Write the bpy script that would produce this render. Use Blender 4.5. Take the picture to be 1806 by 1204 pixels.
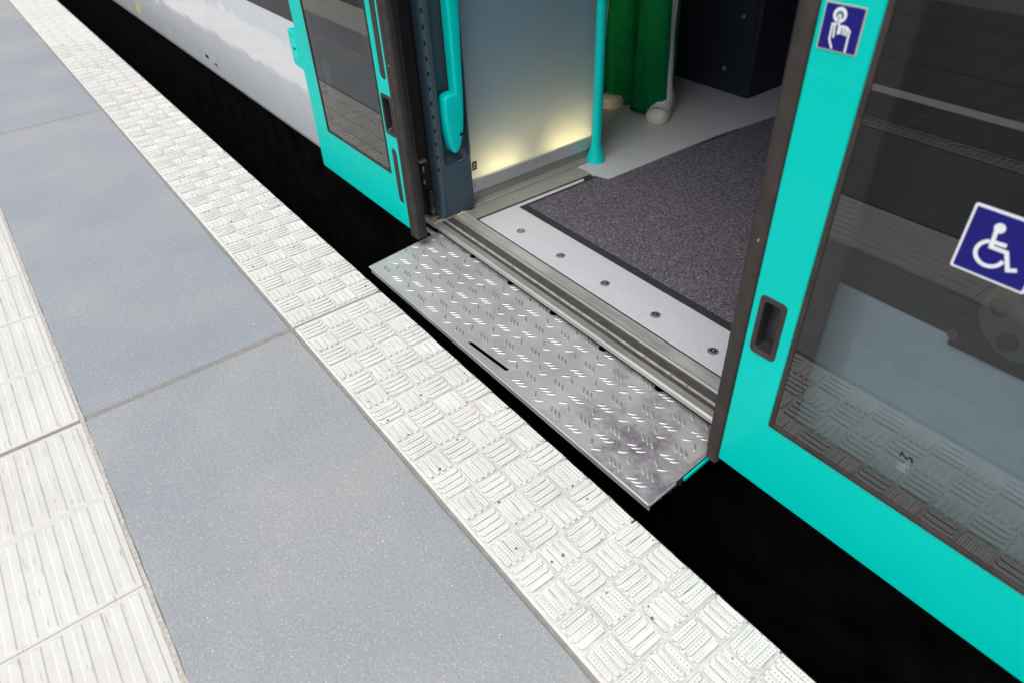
import bpy, bmesh, math, random
import numpy as np
from mathutils import Vector, Matrix
from mathutils.geometry import tessellate_polygon

for o in list(bpy.data.objects):
    bpy.data.objects.remove(o)
SC = bpy.context.scene
COL = SC.collection
RAD = math.radians
random.seed(7)

# ---------------------------------------------------------------- camera, sky, sun, exposure
cam = bpy.data.cameras.new('camera')
camo = bpy.data.objects.new('camera', cam)
COL.objects.link(camo)
camo.location = (1.711, -0.729, 1.2526)
camo.rotation_euler = (0.882845315, 0.03883991, 0.9149176)
cam.sensor_width = 36
cam.lens = 24.21
cam.clip_start = 0.05
cam.clip_end = 1000
cam.dof.use_dof = True
cam.dof.focus_distance = 1.85
cam.dof.aperture_fstop = 3.4
SC.camera = camo

SUN_EL, SUN_AZ = RAD(66), RAD(160)          # azimuth the light comes from, clockwise from +Y
w = bpy.data.worlds.new('World')
SC.world = w
w.use_nodes = True
wn, wl = w.node_tree.nodes, w.node_tree.links
wn.clear()
wo = wn.new('ShaderNodeOutputWorld')
bg = wn.new('ShaderNodeBackground')
sky = wn.new('ShaderNodeTexSky')
sky.sky_type = 'NISHITA'
sky.sun_disc = False
sky.sun_elevation = SUN_EL
sky.sun_rotation = SUN_AZ
sky.air_density = 1.0
sky.dust_density = 2.5
sky.ozone_density = 1.0
hs = wn.new('ShaderNodeHueSaturation')
hs.inputs['Saturation'].default_value = 0.34     # veiled, bright overcast
wl.new(sky.outputs[0], hs.inputs['Color'])
wl.new(hs.outputs[0], bg.inputs[0])
bg.inputs[1].default_value = 0.15
wl.new(bg.outputs[0], wo.inputs[0])

sl = bpy.data.lights.new('sun', 'SUN')
sl.energy = 1.2
sl.angle = RAD(40)
sl.color = (1.0, 0.955, 0.89)
so = bpy.data.objects.new('sun', sl)
COL.objects.link(so)
sd = Vector((math.sin(SUN_AZ) * math.cos(SUN_EL), math.cos(SUN_AZ) * math.cos(SUN_EL), math.sin(SUN_EL)))
so.rotation_euler = sd.to_track_quat('Z', 'Y').to_euler()
so.location = (0, -6, 8)

SC.view_settings.view_transform = 'Standard'
SC.view_settings.look = 'None'
SC.view_settings.exposure = 0.5
SC.view_settings.gamma = 1.0
SC.render.engine = 'CYCLES'
SC.cycles.max_bounces = 8
SC.cycles.transparent_max_bounces = 12

# ---------------------------------------------------------------- materials
MATS = {}
class NT:
    def __init__(s, name):
        s.m = bpy.data.materials.new(name)
        s.m.use_nodes = True
        s.n, s.l = s.m.node_tree.nodes, s.m.node_tree.links
        s.b = s.n['Principled BSDF']
        s.out = s.n['Material Output']
        MATS[name] = s.m
    def new(s, t, **k):
        n = s.n.new(t)
        for a, v in k.items():
            setattr(n, a, v)
        return n
    def pos(s):
        return s.new('ShaderNodeNewGeometry').outputs['Position']
    def obj(s):
        return s.new('ShaderNodeTexCoord').outputs['Object']
    def mapping(s, vec, scale):
        mp = s.new('ShaderNodeMapping')
        mp.inputs['Scale'].default_value = scale
        s.l.new(vec, mp.inputs['Vector'])
        return mp.outputs[0]
    def noise(s, vec, scale, detail=4, rough=.55):
        n = s.new('ShaderNodeTexNoise')
        n.inputs['Scale'].default_value = scale
        n.inputs['Detail'].default_value = detail
        n.inputs['Roughness'].default_value = rough
        s.l.new(vec, n.inputs['Vector'])
        return n.outputs['Fac']
    def voro(s, vec, scale, out='Distance'):
        n = s.new('ShaderNodeTexVoronoi')
        n.inputs['Scale'].default_value = scale
        s.l.new(vec, n.inputs['Vector'])
        return n.outputs[out]
    def ramp(s, fac, stops):
        r = s.new('ShaderNodeValToRGB')
        e = r.color_ramp.elements
        while len(e) < len(stops):
            e.new(0.5)
        for i, (p, c) in enumerate(stops):
            e[i].position = p
            if not isinstance(c, (tuple, list)):
                c = (c, c, c)
            e[i].color = (*c, 1)
        s.l.new(fac, r.inputs[0])
        return r.outputs[0]
    def mix(s, fac, a, b, mode='MIX'):
        n = s.new('ShaderNodeMix')
        n.data_type = 'RGBA'
        n.blend_type = mode
        for i, v in ((0, fac), (6, a), (7, b)):
            if isinstance(v, (int, float)):
                n.inputs[i].default_value = v
            elif isinstance(v, tuple):
                n.inputs[i].default_value = (*v, 1)
            else:
                s.l.new(v, n.inputs[i])
        return n.outputs[2]
    def math(s, op, a, b=None, c=None):
        n = s.new('ShaderNodeMath', operation=op)
        for i, v in enumerate((a, b, c)):
            if v is None:
                continue
            if isinstance(v, (int, float)):
                n.inputs[i].default_value = v
            else:
                s.l.new(v, n.inputs[i])
        return n.outputs[0]
    def sep(s, vec):
        n = s.new('ShaderNodeSeparateXYZ')
        s.l.new(vec, n.inputs[0])
        return n.outputs
    def col(s, c):
        if isinstance(c, tuple):
            s.b.inputs['Base Color'].default_value = (*c, 1)
        else:
            s.l.new(c, s.b.inputs['Base Color'])
    def rough(s, v):
        if isinstance(v, (int, float)):
            s.b.inputs['Roughness'].default_value = v
        else:
            s.l.new(v, s.b.inputs['Roughness'])
    def bump(s, h, strength=.3, dist=.002):
        n = s.new('ShaderNodeBump')
        n.inputs['Strength'].default_value = strength
        n.inputs['Distance'].default_value = dist
        s.l.new(h, n.inputs['Height'])
        s.l.new(n.outputs[0], s.b.inputs['Normal'])

def simple(name, c, rough=.5, metal=0., var=.12, scale=30., bump=0., coat=0., spec=.5):
    t = NT(name)
    f = t.noise(t.pos(), scale, 5)
    lo = tuple(x * (1 - var) for x in c)
    hi = tuple(min(1, x * (1 + var)) for x in c)
    t.col(t.ramp(f, [(.3, lo), (.7, hi)]))
    t.rough(t.math('MULTIPLY_ADD', f, .15, rough - .07))
    t.b.inputs['Metallic'].default_value = metal
    t.b.inputs['Specular IOR Level'].default_value = spec
    if coat:
        t.b.inputs['Coat Weight'].default_value = coat
        t.b.inputs['Coat Roughness'].default_value = .03
    if bump:
        t.bump(t.noise(t.pos(), scale * 8, 3), bump, .001)
    return t.m

def mat_slab():
    t = NT('slab_concrete')
    p = t.pos()
    big = t.noise(p, 2.1, 4)
    base = t.ramp(big, [(.34, (.268, .287, .320)), (.52, (.300, .313, .334)), (.68, (.330, .337, .345))])
    oi = t.new('ShaderNodeObjectInfo')
    base = t.mix(1.0, base, t.ramp(oi.outputs['Random'], [(0, (.95, .965, 1.0)), (1, (1.03, 1.02, 1.0))]), 'MULTIPLY')
    fine = t.noise(p, 420, 3, .7)
    base = t.mix(.8, base, t.ramp(fine, [(.3, .36), (.7, .64)]), 'OVERLAY')
    base = t.mix(.7, base, t.ramp(t.noise(p, 150, 3, .7), [(.3, .40), (.7, .60)]), 'OVERLAY')
    v = t.voro(p, 210)
    cc = t.voro(p, 210, 'Color')
    rr = t.sep(cc)
    wsp = t.math('MULTIPLY', t.math('LESS_THAN', v, .20), t.math('GREATER_THAN', rr[0], .78))
    dsp = t.math('MULTIPLY', t.math('LESS_THAN', v, .17), t.math('LESS_THAN', rr[0], .16))
    base = t.mix(wsp, base, (.72, .70, .66))
    base = t.mix(dsp, base, (.12, .12, .13))
    v2 = t.voro(p, 70)
    r2 = t.sep(t.voro(p, 70, 'Color'))
    base = t.mix(t.math('MULTIPLY', t.math('LESS_THAN', v2, .11), t.math('GREATER_THAN', r2[1], .93)), base, (.74, .70, .62))
    v3 = t.voro(p, 4.2)
    r3 = t.sep(t.voro(p, 4.2, 'Color'))
    rad = t.math('MULTIPLY_ADD', r3[2], .030, .022)
    edge = t.math('ADD', v3, t.math('MULTIPLY', t.math('SUBTRACT', t.noise(p, 70, 3), .5), .04))
    gum = t.math('MULTIPLY', t.math('LESS_THAN', edge, rad), t.math('GREATER_THAN', r3[0], .72))
    base = t.mix(t.math('MULTIPLY', gum, .38), base, (.20, .19, .185))
    st = t.noise(p, 9, 5, .7)
    base = t.mix(t.ramp(st, [(.60, 0.), (.78, .35)]), base, (.36, .34, .31))
    t.col(base)
    t.rough(.72)
    t.bump(t.math('ADD', fine, t.math('MULTIPLY', v, .5)), .25, .0006)
    return t.m

def mat_white(name, dots, crevice=True):
    t = NT(name)
    p = t.pos()
    n1 = t.noise(p, 5, 5)
    n2 = t.noise(p, 160, 4, .7)
    base = t.ramp(n1, [(.3, (.69, .68, .65)), (.7, (.77, .76, .735))])
    base = t.mix(t.ramp(n2, [(.58, 0.), (.76, .40)]), base, (.42, .39, .345))
    base = t.mix(t.ramp(t.noise(p, 11, 5, .7), [(.50, 0.), (.74, .35)]), base, (.47, .45, .42))
    # grime lying in the low ground between the raised bars
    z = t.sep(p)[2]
    if crevice:      # darker band, set by height, along the foot of every raised bar
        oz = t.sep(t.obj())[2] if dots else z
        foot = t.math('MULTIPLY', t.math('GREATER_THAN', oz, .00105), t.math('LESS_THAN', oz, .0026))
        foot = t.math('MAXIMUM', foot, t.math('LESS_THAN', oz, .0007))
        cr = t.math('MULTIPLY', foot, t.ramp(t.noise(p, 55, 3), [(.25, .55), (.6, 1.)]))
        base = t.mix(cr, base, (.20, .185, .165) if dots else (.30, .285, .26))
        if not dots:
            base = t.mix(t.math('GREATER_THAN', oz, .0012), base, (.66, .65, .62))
    low = t.math('LESS_THAN', z, .0009)
    g = t.noise(p, 45, 4, .65)
    gm = t.math('MULTIPLY', low, t.ramp(g, [(.40, .0), (.78, .75)]))
    if not crevice:
        base = t.mix(gm, base, (.50, .475, .43))
    # dark chips and chewing-gum specks
    v = t.voro(p, 42)
    r = t.sep(t.voro(p, 42, 'Color'))
    ch = t.math('MULTIPLY', t.math('LESS_THAN', v, .16), t.math('GREATER_THAN', r[0], .84))
    base = t.mix(ch, base, (.16, .13, .13))
    hgt = n2
    if dots:
        o = t.sep(t.obj())
        u = t.math('FRACT', t.math('ADD', t.math('MULTIPLY', o[0], 1 / .0073), .5))
        vv = t.math('FRACT', t.math('ADD', t.math('MULTIPLY', o[1], 1 / .0172), 0.))
        du = t.math('MULTIPLY', t.math('SUBTRACT', u, .5), .0073)
        dv = t.math('MULTIPLY', t.math('SUBTRACT', vv, .5), .0172)
        d = t.math('SQRT', t.math('ADD', t.math('MULTIPLY', du, du), t.math('MULTIPLY', dv, dv)))
        wear = t.ramp(t.noise(p, 14, 3), [(.36, .0), (.55, 1.)])
        hole = t.math('MULTIPLY', t.ramp(t.math('MULTIPLY', d, 100), [(.11, 1.), (.20, 0.)]), wear)
        base = t.mix(t.math('MULTIPLY', hole, .8), base, (.22, .205, .20))
        hgt = t.math('SUBTRACT', t.math('MULTIPLY', n2, .5), hole)
    t.col(base)
    t.rough(.6)
    t.bump(hgt, .35, .0012)
    return t.m

def mat_guide():
    t = NT('guide_tile_white')
    p = t.pos()
    n1 = t.noise(p, 6, 4)
    base = t.ramp(n1, [(.3, (.60, .585, .55)), (.7, (.67, .655, .62))])
    st = t.noise(t.mapping(p, (9, 170, 30)), 1.0, 5, .7)
    st2 = t.noise(p, 30, 3)
    m = t.math('MULTIPLY', t.ramp(st, [(.56, 0.), (.66, .75)]), t.ramp(st2, [(.42, 0.), (.58, 1.)]))
    base = t.mix(m, base, (.26, .235, .22))
    z = t.sep(p)[2]
    side = t.math('MULTIPLY', t.math('LESS_THAN', z, .0014), t.ramp(t.noise(p, 70, 4, .7), [(.35, .05), (.7, .30)]))
    base = t.mix(side, base, (.52, .49, .45))
    t.col(base)
    t.rough(.55)
    t.bump(t.noise(p, 220, 3), .25, .0006)
    return t.m

def mat_metal(name, c, rough, nz=(6, 90), var=.15, stain=None):
    t = NT(name)
    p = t.pos()
    f = t.noise(t.mapping(p, (nz[0], nz[1], nz[1])), 1.0, 5, .6)
    f2 = t.noise(p, 7, 5, .6)
    lo = tuple(x * (1 - var) for x in c)
    hi = tuple(min(1, x * (1 + var)) for x in c)
    base = t.ramp(t.math('MULTIPLY_ADD', f, .5, t.math('MULTIPLY', f2, .5)), [(.35, lo), (.65, hi)])
    if stain:
        s1 = t.noise(p, 3.3, 6, .68)
        base = t.mix(t.ramp(s1, [(.48, 0.), (.70, .9)]), base, stain)
        xyz = t.sep(p)
        # traffic grime dragged towards the right end and the rear edge
        e = t.math('MULTIPLY', t.ramp(xyz[0], [(.0, 0.), (.999, 1.)]), t.noise(p, 11, 5, .7))
        base = t.mix(t.ramp(e, [(.42, 0.), (.64, .8)]), base, (.15, .125, .16))
    t.col(base)
    t.b.inputs['Metallic'].default_value = .8 if not stain else .55
    t.rough(t.math('MULTIPLY_ADD', f2, .25, rough - .12))
    t.bump(t.noise(p, 260, 3), .12, .0004)
    return t.m

def mat_carpet():
    t = NT('carpet_fibre')
    p = t.pos()
    f = t.noise(p, 330, 2, .8)
    g = t.noise(p, 120, 3, .7)
    base = t.ramp(t.math('MULTIPLY_ADD', f, .6, t.math('MULTIPLY', g, .4)),
                  [(.36, (.026, .023, .029)), (.50, (.105, .095, .113)), (.64, (.31, .29, .33))])
    t.col(base)
    t.rough(.95)
    t.b.inputs['Specular IOR Level'].default_value = .1
    t.bump(f, .8, .003)
    return t.m

def mat_glass(name, rect, frit, tint):
    """tinted safety glass: x0,x1,z0,z1 of the pane; printed black frit border that breaks up into dots"""
    t = NT(name)
    x0, x1, z0, z1 = rect
    xyz = t.sep(t.pos())
    d = t.math('MINIMUM', t.math('SUBTRACT', xyz[0], x0), t.math('SUBTRACT', x1, xyz[0]))
    d = t.math('MINIMUM', d, t.math('MINIMUM', t.math('SUBTRACT', xyz[2], z0), t.math('SUBTRACT', z1, xyz[2])))
    P = .0042
    a = t.math('SUBTRACT', t.math('FRACT', t.math('MULTIPLY', t.math('ADD', xyz[0], xyz[2]), 1 / P)), .5)
    b = t.math('SUBTRACT', t.math('FRACT', t.math('MULTIPLY', t.math('SUBTRACT', xyz[0], xyz[2]), 1 / P)), .5)
    r = t.math('SQRT', t.math('ADD', t.math('MULTIPLY', a, a), t.math('MULTIPLY', b, b)))
    grow = t.math('MULTIPLY', t.math('SUBTRACT', frit + .014, d), .72 / .014)
    mask = t.math('LESS_THAN', r, grow) if frit > 0 else t.math('MULTIPLY', d, 0.)
    tr = t.new('ShaderNodeBsdfTransparent')
    tr.inputs[0].default_value = (*tint, 1)
    bl = t.new('ShaderNodeBsdfDiffuse')
    bl.inputs[0].default_value = (.012, .011, .012, 1)
    mx = t.new('ShaderNodeMixShader')
    t.l.new(mask, mx.inputs[0]); t.l.new(tr.outputs[0], mx.inputs[1]); t.l.new(bl.outputs[0], mx.inputs[2])
    gl = t.new('ShaderNodeBsdfGlossy')
    gl.inputs['Color'].default_value = (1, .98, .95, 1)
    gl.inputs['Roughness'].default_value = .0
    fr = t.new('ShaderNodeFresnel')
    fr.inputs[0].default_value = 1.78
    gb = t.new('ShaderNodeNewGeometry')
    m2 = t.new('ShaderNodeMixShader')
    t.l.new(t.math('MULTIPLY', fr.outputs[0], t.math('SUBTRACT', 1., gb.outputs['Backfacing'])), m2.inputs[0]); t.l.new(mx.outputs[0], m2.inputs[1]); t.l.new(gl.outputs[0], m2.inputs[2])
    t.l.new(m2.outputs[0], t.out.inputs[0])
    return t.m

def mat_frosted():
    t = NT('frosted_glass')
    p = t.pos()
    d = t.new('ShaderNodeBsdfDiffuse'); d.inputs[0].default_value = (.22, .44, .60, 1)
    s = t.new('ShaderNodeBsdfTranslucent'); s.inputs[0].default_value = (.88, .86, .82, 1)
    g = t.new('ShaderNodeBsdfGlossy'); g.inputs['Roughness'].default_value = .42
    g.inputs['Color'].default_value = (.75, .85, .9, 1)
    n = t.noise(t.mapping(p, (2, 4, 30)), 1., 4)
    a = t.new('ShaderNodeMixShader'); a.inputs[0].default_value = .45
    t.l.new(d.outputs[0], a.inputs[1]); t.l.new(s.outputs[0], a.inputs[2])
    f = t.new('ShaderNodeFresnel'); f.inputs[0].default_value = 1.5
    b = t.new('ShaderNodeMixShader')
    t.l.new(t.math('ADD', f.outputs[0], t.math('MULTIPLY', n, .06)), b.inputs[0])
    t.l.new(a.outputs[0], b.inputs[1]); t.l.new(g.outputs[0], b.inputs[2])
    t.l.new(b.outputs[0], t.out.inputs[0])
    return t.m

def mat_body():
    t = NT('body_white_paint')
    p = t.pos()
    t.col(t.ramp(t.noise(p, 3, 4), [(.3, (.63, .65, .67)), (.7, (.66, .68, .70))]))
    t.rough(.5)
    t.b.inputs['Coat Weight'].default_value = 1.0
    t.b.inputs['Coat Roughness'].default_value = .02
    t.b.inputs['Coat IOR'].default_value = 2.0
    n = t.new('ShaderNodeBump')
    n.inputs['Strength'].default_value = .35
    n.inputs['Distance'].default_value = .01
    h = t.math('ADD', t.noise(t.mapping(p, (4.5, 4.5, 5)), 1., 3, .5), t.math('MULTIPLY', t.noise(p, 26, 2), .035))
    t.l.new(h, n.inputs['Height'])
    t.l.new(n.outputs[0], t.b.inputs['Coat Normal'])
    return t.m

M_slab = mat_slab()
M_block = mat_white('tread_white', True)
M_edge = mat_white('edge_white', False, False)
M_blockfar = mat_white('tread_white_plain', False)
M_guide = mat_guide()
M_mortar = simple('mortar', (.27, .25, .225), .9, var=.16, scale=60, bump=.15)
M_grout = simple('light_grout', (.47, .44, .39), .9, var=.25, scale=120, bump=.4)
M_conc = simple('platform_concrete', (.05, .045, .04), .9, var=.3, scale=12, bump=.3)
M_paver = simple('rear_paver', (.10, .10, .11), .85, var=.2, scale=20, bump=.3)
M_rear = simple('rear_slab_dark', (.13, .135, .145), .8, var=.15, scale=60, bump=.2)
M_line = simple('line_paint', (.72, .71, .68), .7, var=.1, scale=40)
M_grate = simple('cast_iron', (.34, .34, .35), .45, metal=.7, var=.2)
M_teal = simple('teal_paint', (.0, .57, .485), .40, var=.03, scale=4, coat=.08, spec=.10)
M_tealp = simple('teal_powder_coat', (.0, .66, .61), .42, var=.04, scale=10, coat=.1, spec=.15)
M_body = mat_body()
M_band = simple('window_band_dark', (.012, .012, .015), .25, var=.1, scale=3, spec=.3)
M_seal = simple('seal_rubber_brown', (.040, .032, .027), .65, var=.3, scale=26, bump=.15, spec=.35)
M_rubber = simple('black_rubber', (.014, .014, .015), .5, var=.3, scale=40, bump=.1)
M_black = simple('matt_black', (.010, .010, .012), .8, var=.3, scale=20)
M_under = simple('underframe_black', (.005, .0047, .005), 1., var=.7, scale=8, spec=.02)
M_pillar = simple('pillar_blue_grey', (.045, .078, .105), .45, var=.06, scale=9, bump=.05)
M_cab = simple('cabinet_navy', (.010, .015, .028), .55, var=.1, scale=6)
M_wall = simple('interior_dark', (.035, .035, .042), .7, var=.15, scale=4)
M_ceil = simple('interior_ceiling', (.42, .43, .44), .7, var=.05, scale=4)
M_vinyl = simple('vinyl_floor', (.55, .565, .59), .36, var=.05, scale=14, bump=.04)
M_carpet = mat_carpet()
M_cbord = simple('carpet_border', (.022, .023, .028), .85, var=.3, scale=60, bump=.2)
M_ramp = mat_metal('ramp_steel', (.56, .56, .55), .52, (8, 26), .10, stain=(.36, .30, .36))
M_lug = mat_metal('lug_steel', (.56, .56, .55), .50, (20, 20), .10)
M_alu = mat_metal('aluminium', (.50, .49, .465), .55, (4, 120), .16)
M_alud = mat_metal('aluminium_worn', (.58, .575, .555), .62, (4, 60), .22)
M_plate = simple('floor_plate', (.60, .615, .65), .42, metal=.12, var=.05, scale=90, bump=.06)
M_railalu = simple('rail_aluminium', (.60, .61, .62), .42, metal=.5, var=.05, scale=12)
M_frame = simple('frame_grey', (.36, .36, .33), .5, metal=.35, var=.07, scale=10)
M_track = simple('track_dark', (.085, .080, .078), .55, metal=.3, var=.3, scale=80, bump=.2)
M_mid = simple('track_strip', (.46, .44, .40), .55, metal=.2, var=.25, scale=60)
M_chrome = simple('screw_steel', (.62, .60, .58), .25, metal=1., var=.1)
M_ring = simple('washer_grey', (.30, .30, .31), .4, metal=.6, var=.1)
M_hole = simple('hole_black', (.006, .006, .006), .9)
M_frost = mat_frosted()
M_signb = simple('sign_blue', (.012, .010, .17), .5, var=.04, spec=.2)
M_signw = simple('sign_white', (.80, .81, .83), .4, var=.03)
M_signg = simple('sign_green', (.02, .42, .26), .4, var=.03)
M_beige = simple('sign_edge_beige', (.50, .46, .40), .5, var=.05)
M_print = simple('print_grey', (.36, .375, .39), .5, var=.1)
M_yellow = simple('print_yellow', (.62, .44, .16), .5, var=.1)
M_grease = simple('greasy_steel', (.12, .11, .085), .4, metal=.7, var=.4, scale=60)
M_brass = simple('dirty_brass', (.36, .30, .20), .5, metal=.6, var=.3, scale=60)
M_disc = simple('disc_cover', (.10, .095, .07), .4, var=.1)
M_green = simple('trouser_green', (.0, .135, .038), .9, var=.15, scale=22, bump=.2, spec=.15)
M_stripe = simple('stripe_white', (.80, .82, .84), .8, var=.05)
M_shoe = simple('shoe_white', (.70, .69, .68), .6, var=.06)
M_sole = simple('shoe_sole', (.66, .61, .50), .7, var=.08)
M_skin = simple('skin', (.50, .33, .25), .55, var=.05)
M_shirt = simple('jacket_dark', (.03, .032, .04), .8, var=.1)
M_hair = simple('hair_brown', (.05, .032, .02), .6, var=.2)
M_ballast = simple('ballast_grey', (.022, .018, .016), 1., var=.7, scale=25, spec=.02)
M_ground = simple('earth', (.09, .082, .07), .95, var=.3, scale=.6)
M_sleeper = simple('sleeper_brown', (.03, .02, .015), .9, var=.4, scale=12)
M_rail = simple('rail_steel', (.16, .11, .08), .6, metal=.5, var=.3)
tl = NT('led_warm')
tl.b.inputs['Base Color'].default_value = (.9, .85, .7, 1)
tl.b.inputs['Emission Color'].default_value = (1.0, .80, .40, 1)
tl.b.inputs['Emission Strength'].default_value = 72.0
M_led = tl.m
M_led_tl = tl

# ---------------------------------------------------------------- helpers
WLOC = {}
def link(o, parent, loc):
    COL.objects.link(o)
    o.location = loc
    WLOC[o.name] = Vector(loc)
    if parent is not None:
        o.parent = parent
        o.matrix_parent_inverse = Matrix.Translation(-WLOC[parent.name])
    return o

def tag(o, label=None, cat=None, group=None, kind=None):
    if label: o['label'] = label
    if cat: o['category'] = cat
    if group: o['group'] = group
    if kind: o['kind'] = kind
    return o

def empty(name, loc, parent=None):
    o = bpy.data.objects.new(name, None)
    o.empty_display_size = .1
    return link(o, parent, loc)

def finish(name, bm, mat, parent=None, smooth=False, bevel=0., seg=2, mats=None, ang=35):
    xs = [v.co for v in bm.verts]
    lo = Vector((min(v.x for v in xs), min(v.y for v in xs), min(v.z for v in xs)))
    hi = Vector((max(v.x for v in xs), max(v.y for v in xs), max(v.z for v in xs)))
    c = (lo + hi) / 2
    bmesh.ops.translate(bm, verts=bm.verts, vec=-c)
    me = bpy.data.meshes.new(name)
    bm.to_mesh(me)
    bm.free()
    for m in (mats or [mat]):
        me.materials.append(m)
    if smooth:
        me.polygons.foreach_set('use_smooth', [True] * len(me.polygons))
        me.set_sharp_from_angle(angle=RAD(ang))
    o = bpy.data.objects.new(name, me)
    if bevel:
        md = o.modifiers.new('bevel', 'BEVEL')
        md.width = bevel
        md.segments = seg
        md.limit_method = 'ANGLE'
        md.angle_limit = RAD(40)
    return link(o, parent, c)

def clone(o, loc, parent, rotz=0.):
    c = o.copy()
    link(c, parent, loc)
    c.rotation_euler = (0, 0, rotz)
    return c

def abox(bm, x0, x1, y0, y1, z0, z1):
    vs = [bm.verts.new((x, y, z)) for z in (z0, z1) for x, y in ((x0, y0), (x1, y0), (x1, y1), (x0, y1))]
    for f in ((3, 2, 1, 0), (4, 5, 6, 7), (0, 1, 5, 4), (1, 2, 6, 5), (2, 3, 7, 6), (3, 0, 4, 7)):
        bm.faces.new([vs[i] for i in f])

def box(name, x0, x1, y0, y1, z0, z1, mat, parent=None, bevel=.0015, seg=2):
    bm = bmesh.new()
    abox(bm, x0, x1, y0, y1, z0, z1)
    return finish(name, bm, mat, parent, smooth=bool(bevel), bevel=bevel, seg=seg)

def rrect(u0, u1, v0, v1, r, n=5):
    pts = []
    for cu, cv, a0 in ((u1 - r, v1 - r, 0), (u0 + r, v1 - r, 90), (u0 + r, v0 + r, 180), (u1 - r, v0 + r, 270)):
        for k in range(n + 1):
            a = RAD(a0 + 90 * k / n)
            pts.append((cu + r * math.cos(a), cv + r * math.sin(a)))
    return pts

def circ(u, v, r, n=20, a0=0, a1=360):
    full = a1 - a0 >= 360
    return [(u + r * math.cos(RAD(a0 + (a1 - a0) * k / (n if full else n - 1))),
             v + r * math.sin(RAD(a0 + (a1 - a0) * k / (n if full else n - 1)))) for k in range(n)]

def area(p):
    return .5 * sum(p[i][0] * p[(i + 1) % len(p)][1] - p[(i + 1) % len(p)][0] * p[i][1] for i in range(len(p)))

AX = {'y': lambda u, v, t: (u, t, v), 'x': lambda u, v, t: (t, u, v), 'z': lambda u, v, t: (u, v, t)}
def offset_loop(lp, d):
    """move an outline (counter-clockwise) inwards by d with mitred corners"""
    n = len(lp); out = []
    for i in range(n):
        p, q, r = Vector(lp[i - 1]), Vector(lp[i]), Vector(lp[(i + 1) % n])
        e0, e1 = (q - p), (r - q)
        if e0.length < 1e-7 or e1.length < 1e-7:
            out.append(tuple(q)); continue
        e0.normalize(); e1.normalize()
        n0, n1 = Vector((-e0.y, e0.x)), Vector((-e1.y, e1.x))
        m = n0 + n1
        if m.length < 1e-6:
            m = n0.copy()
        m.normalize()
        k = d / max(.45, m.dot(n0))
        out.append(tuple(q + m * k))
    return out

def aplate(bm, outer, holes, axis, t0, t1, ch=0., seg=1):
    """flat plate with holes: outline in (u,v), thickness from t0 to t1 along axis, arrises eased by ch"""
    loops = [outer if area(outer) > 0 else outer[::-1]] + [h if area(h) < 0 else h[::-1] for h in holes]
    A = AX[axis]
    if ch:
        lv = []
        for k in range(seg + 1):
            a_ = math.pi / 2 * k / seg
            lv.append((ch * (1 - math.sin(a_)), ch * (1 - math.cos(a_))))
        sg = 1 if t1 > t0 else -1
        steps = [(i, t0 + sg * z) for i, z in lv] + [(i, t1 - sg * z) for i, z in lv[::-1]]
    else:
        steps = [(0., t0), (0., t1)]
    caps = []
    rings = []
    for ins, t in steps:
        R_ = []
        for lp in loops:
            q = offset_loop(lp, ins) if ins else lp
            R_.append([bm.verts.new(A(u, v, t)) for u, v in q])
        rings.append(R_)
    for end in (0, -1):
        ins = steps[end][0]
        tris = tessellate_polygon([[Vector((u, v, 0)) for u, v in (offset_loop(lp, ins) if ins else lp)] for lp in loops])
        V = [v for r_ in rings[end] for v in r_]
        for t in tris:
            try: bm.faces.new([V[i] for i in t])
            except ValueError: pass
    for r0, r1 in zip(rings, rings[1:]):
        for l0, l1 in zip(r0, r1):
            n = len(l0)
            for i in range(n):
                try: bm.faces.new((l0[i], l0[(i + 1) % n], l1[(i + 1) % n], l1[i]))
                except ValueError: pass
    bmesh.ops.recalc_face_normals(bm, faces=bm.faces)

def plate(name, outer, holes, axis, t0, t1, mat, parent=None, bevel=0., seg=2):
    bm = bmesh.new()
    aplate(bm, outer, holes, axis, t0, t1, bevel, 1 if seg < 3 else seg)
    return finish(name, bm, mat, parent, smooth=True, ang=(28 if seg < 3 else 32))

def ribbon(pts, wd, cap=False):
    """polygon outline of a stroke with mitred corners"""
    L, Rr = [], []
    n = len(pts)
    for i in range(n):
        p = Vector(pts[i])
        d0 = (p - Vector(pts[i - 1])).normalized() if i else None
        d1 = (Vector(pts[i + 1]) - p).normalized() if i < n - 1 else None
        if d0 is None: d0 = d1
        if d1 is None: d1 = d0
        nn = Vector((-d0.y - d1.y, d0.x + d1.x)).normalized()
        k = wd / 2 / max(.35, nn.dot(Vector((-d1.y, d1.x))))
        L.append(tuple(p + nn * k)); Rr.append(tuple(p - nn * k))
    if cap:
        d = (Vector(pts[-1]) - Vector(pts[-2])).normalized()
        a = math.atan2(d.y, d.x)
        end = [(pts[-1][0] + wd / 2 * math.cos(a + t), pts[-1][1] + wd / 2 * math.sin(a + t)) for t in (1.0, .5, 0, -.5, -1.0)]
        return L + end + Rr[::-1]
    return L + Rr[::-1]

def acyl(bm, c, r0, r1, h, axis='z', n=20, cap=True):
    """cone/cylinder from c along axis"""
    vec = {'z': Vector((0, 0, 1)), 'y': Vector((0, 1, 0)), 'x': Vector((1, 0, 0))}[axis]
    q = vec.to_track_quat('Z', 'Y')
    rings = []
    for r, t in ((r0, 0), (r1, h)):
        rings.append([bm.verts.new(Vector(c) + q @ Vector((r * math.cos(2 * math.pi * k / n), r * math.sin(2 * math.pi * k / n), t))) for k in range(n)])
    for k in range(n):
        bm.faces.new((rings[0][k], rings[0][(k + 1) % n], rings[1][(k + 1) % n], rings[1][k]))
    if cap:
        bm.faces.new(rings[0][::-1]); bm.faces.new(rings[1])

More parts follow.
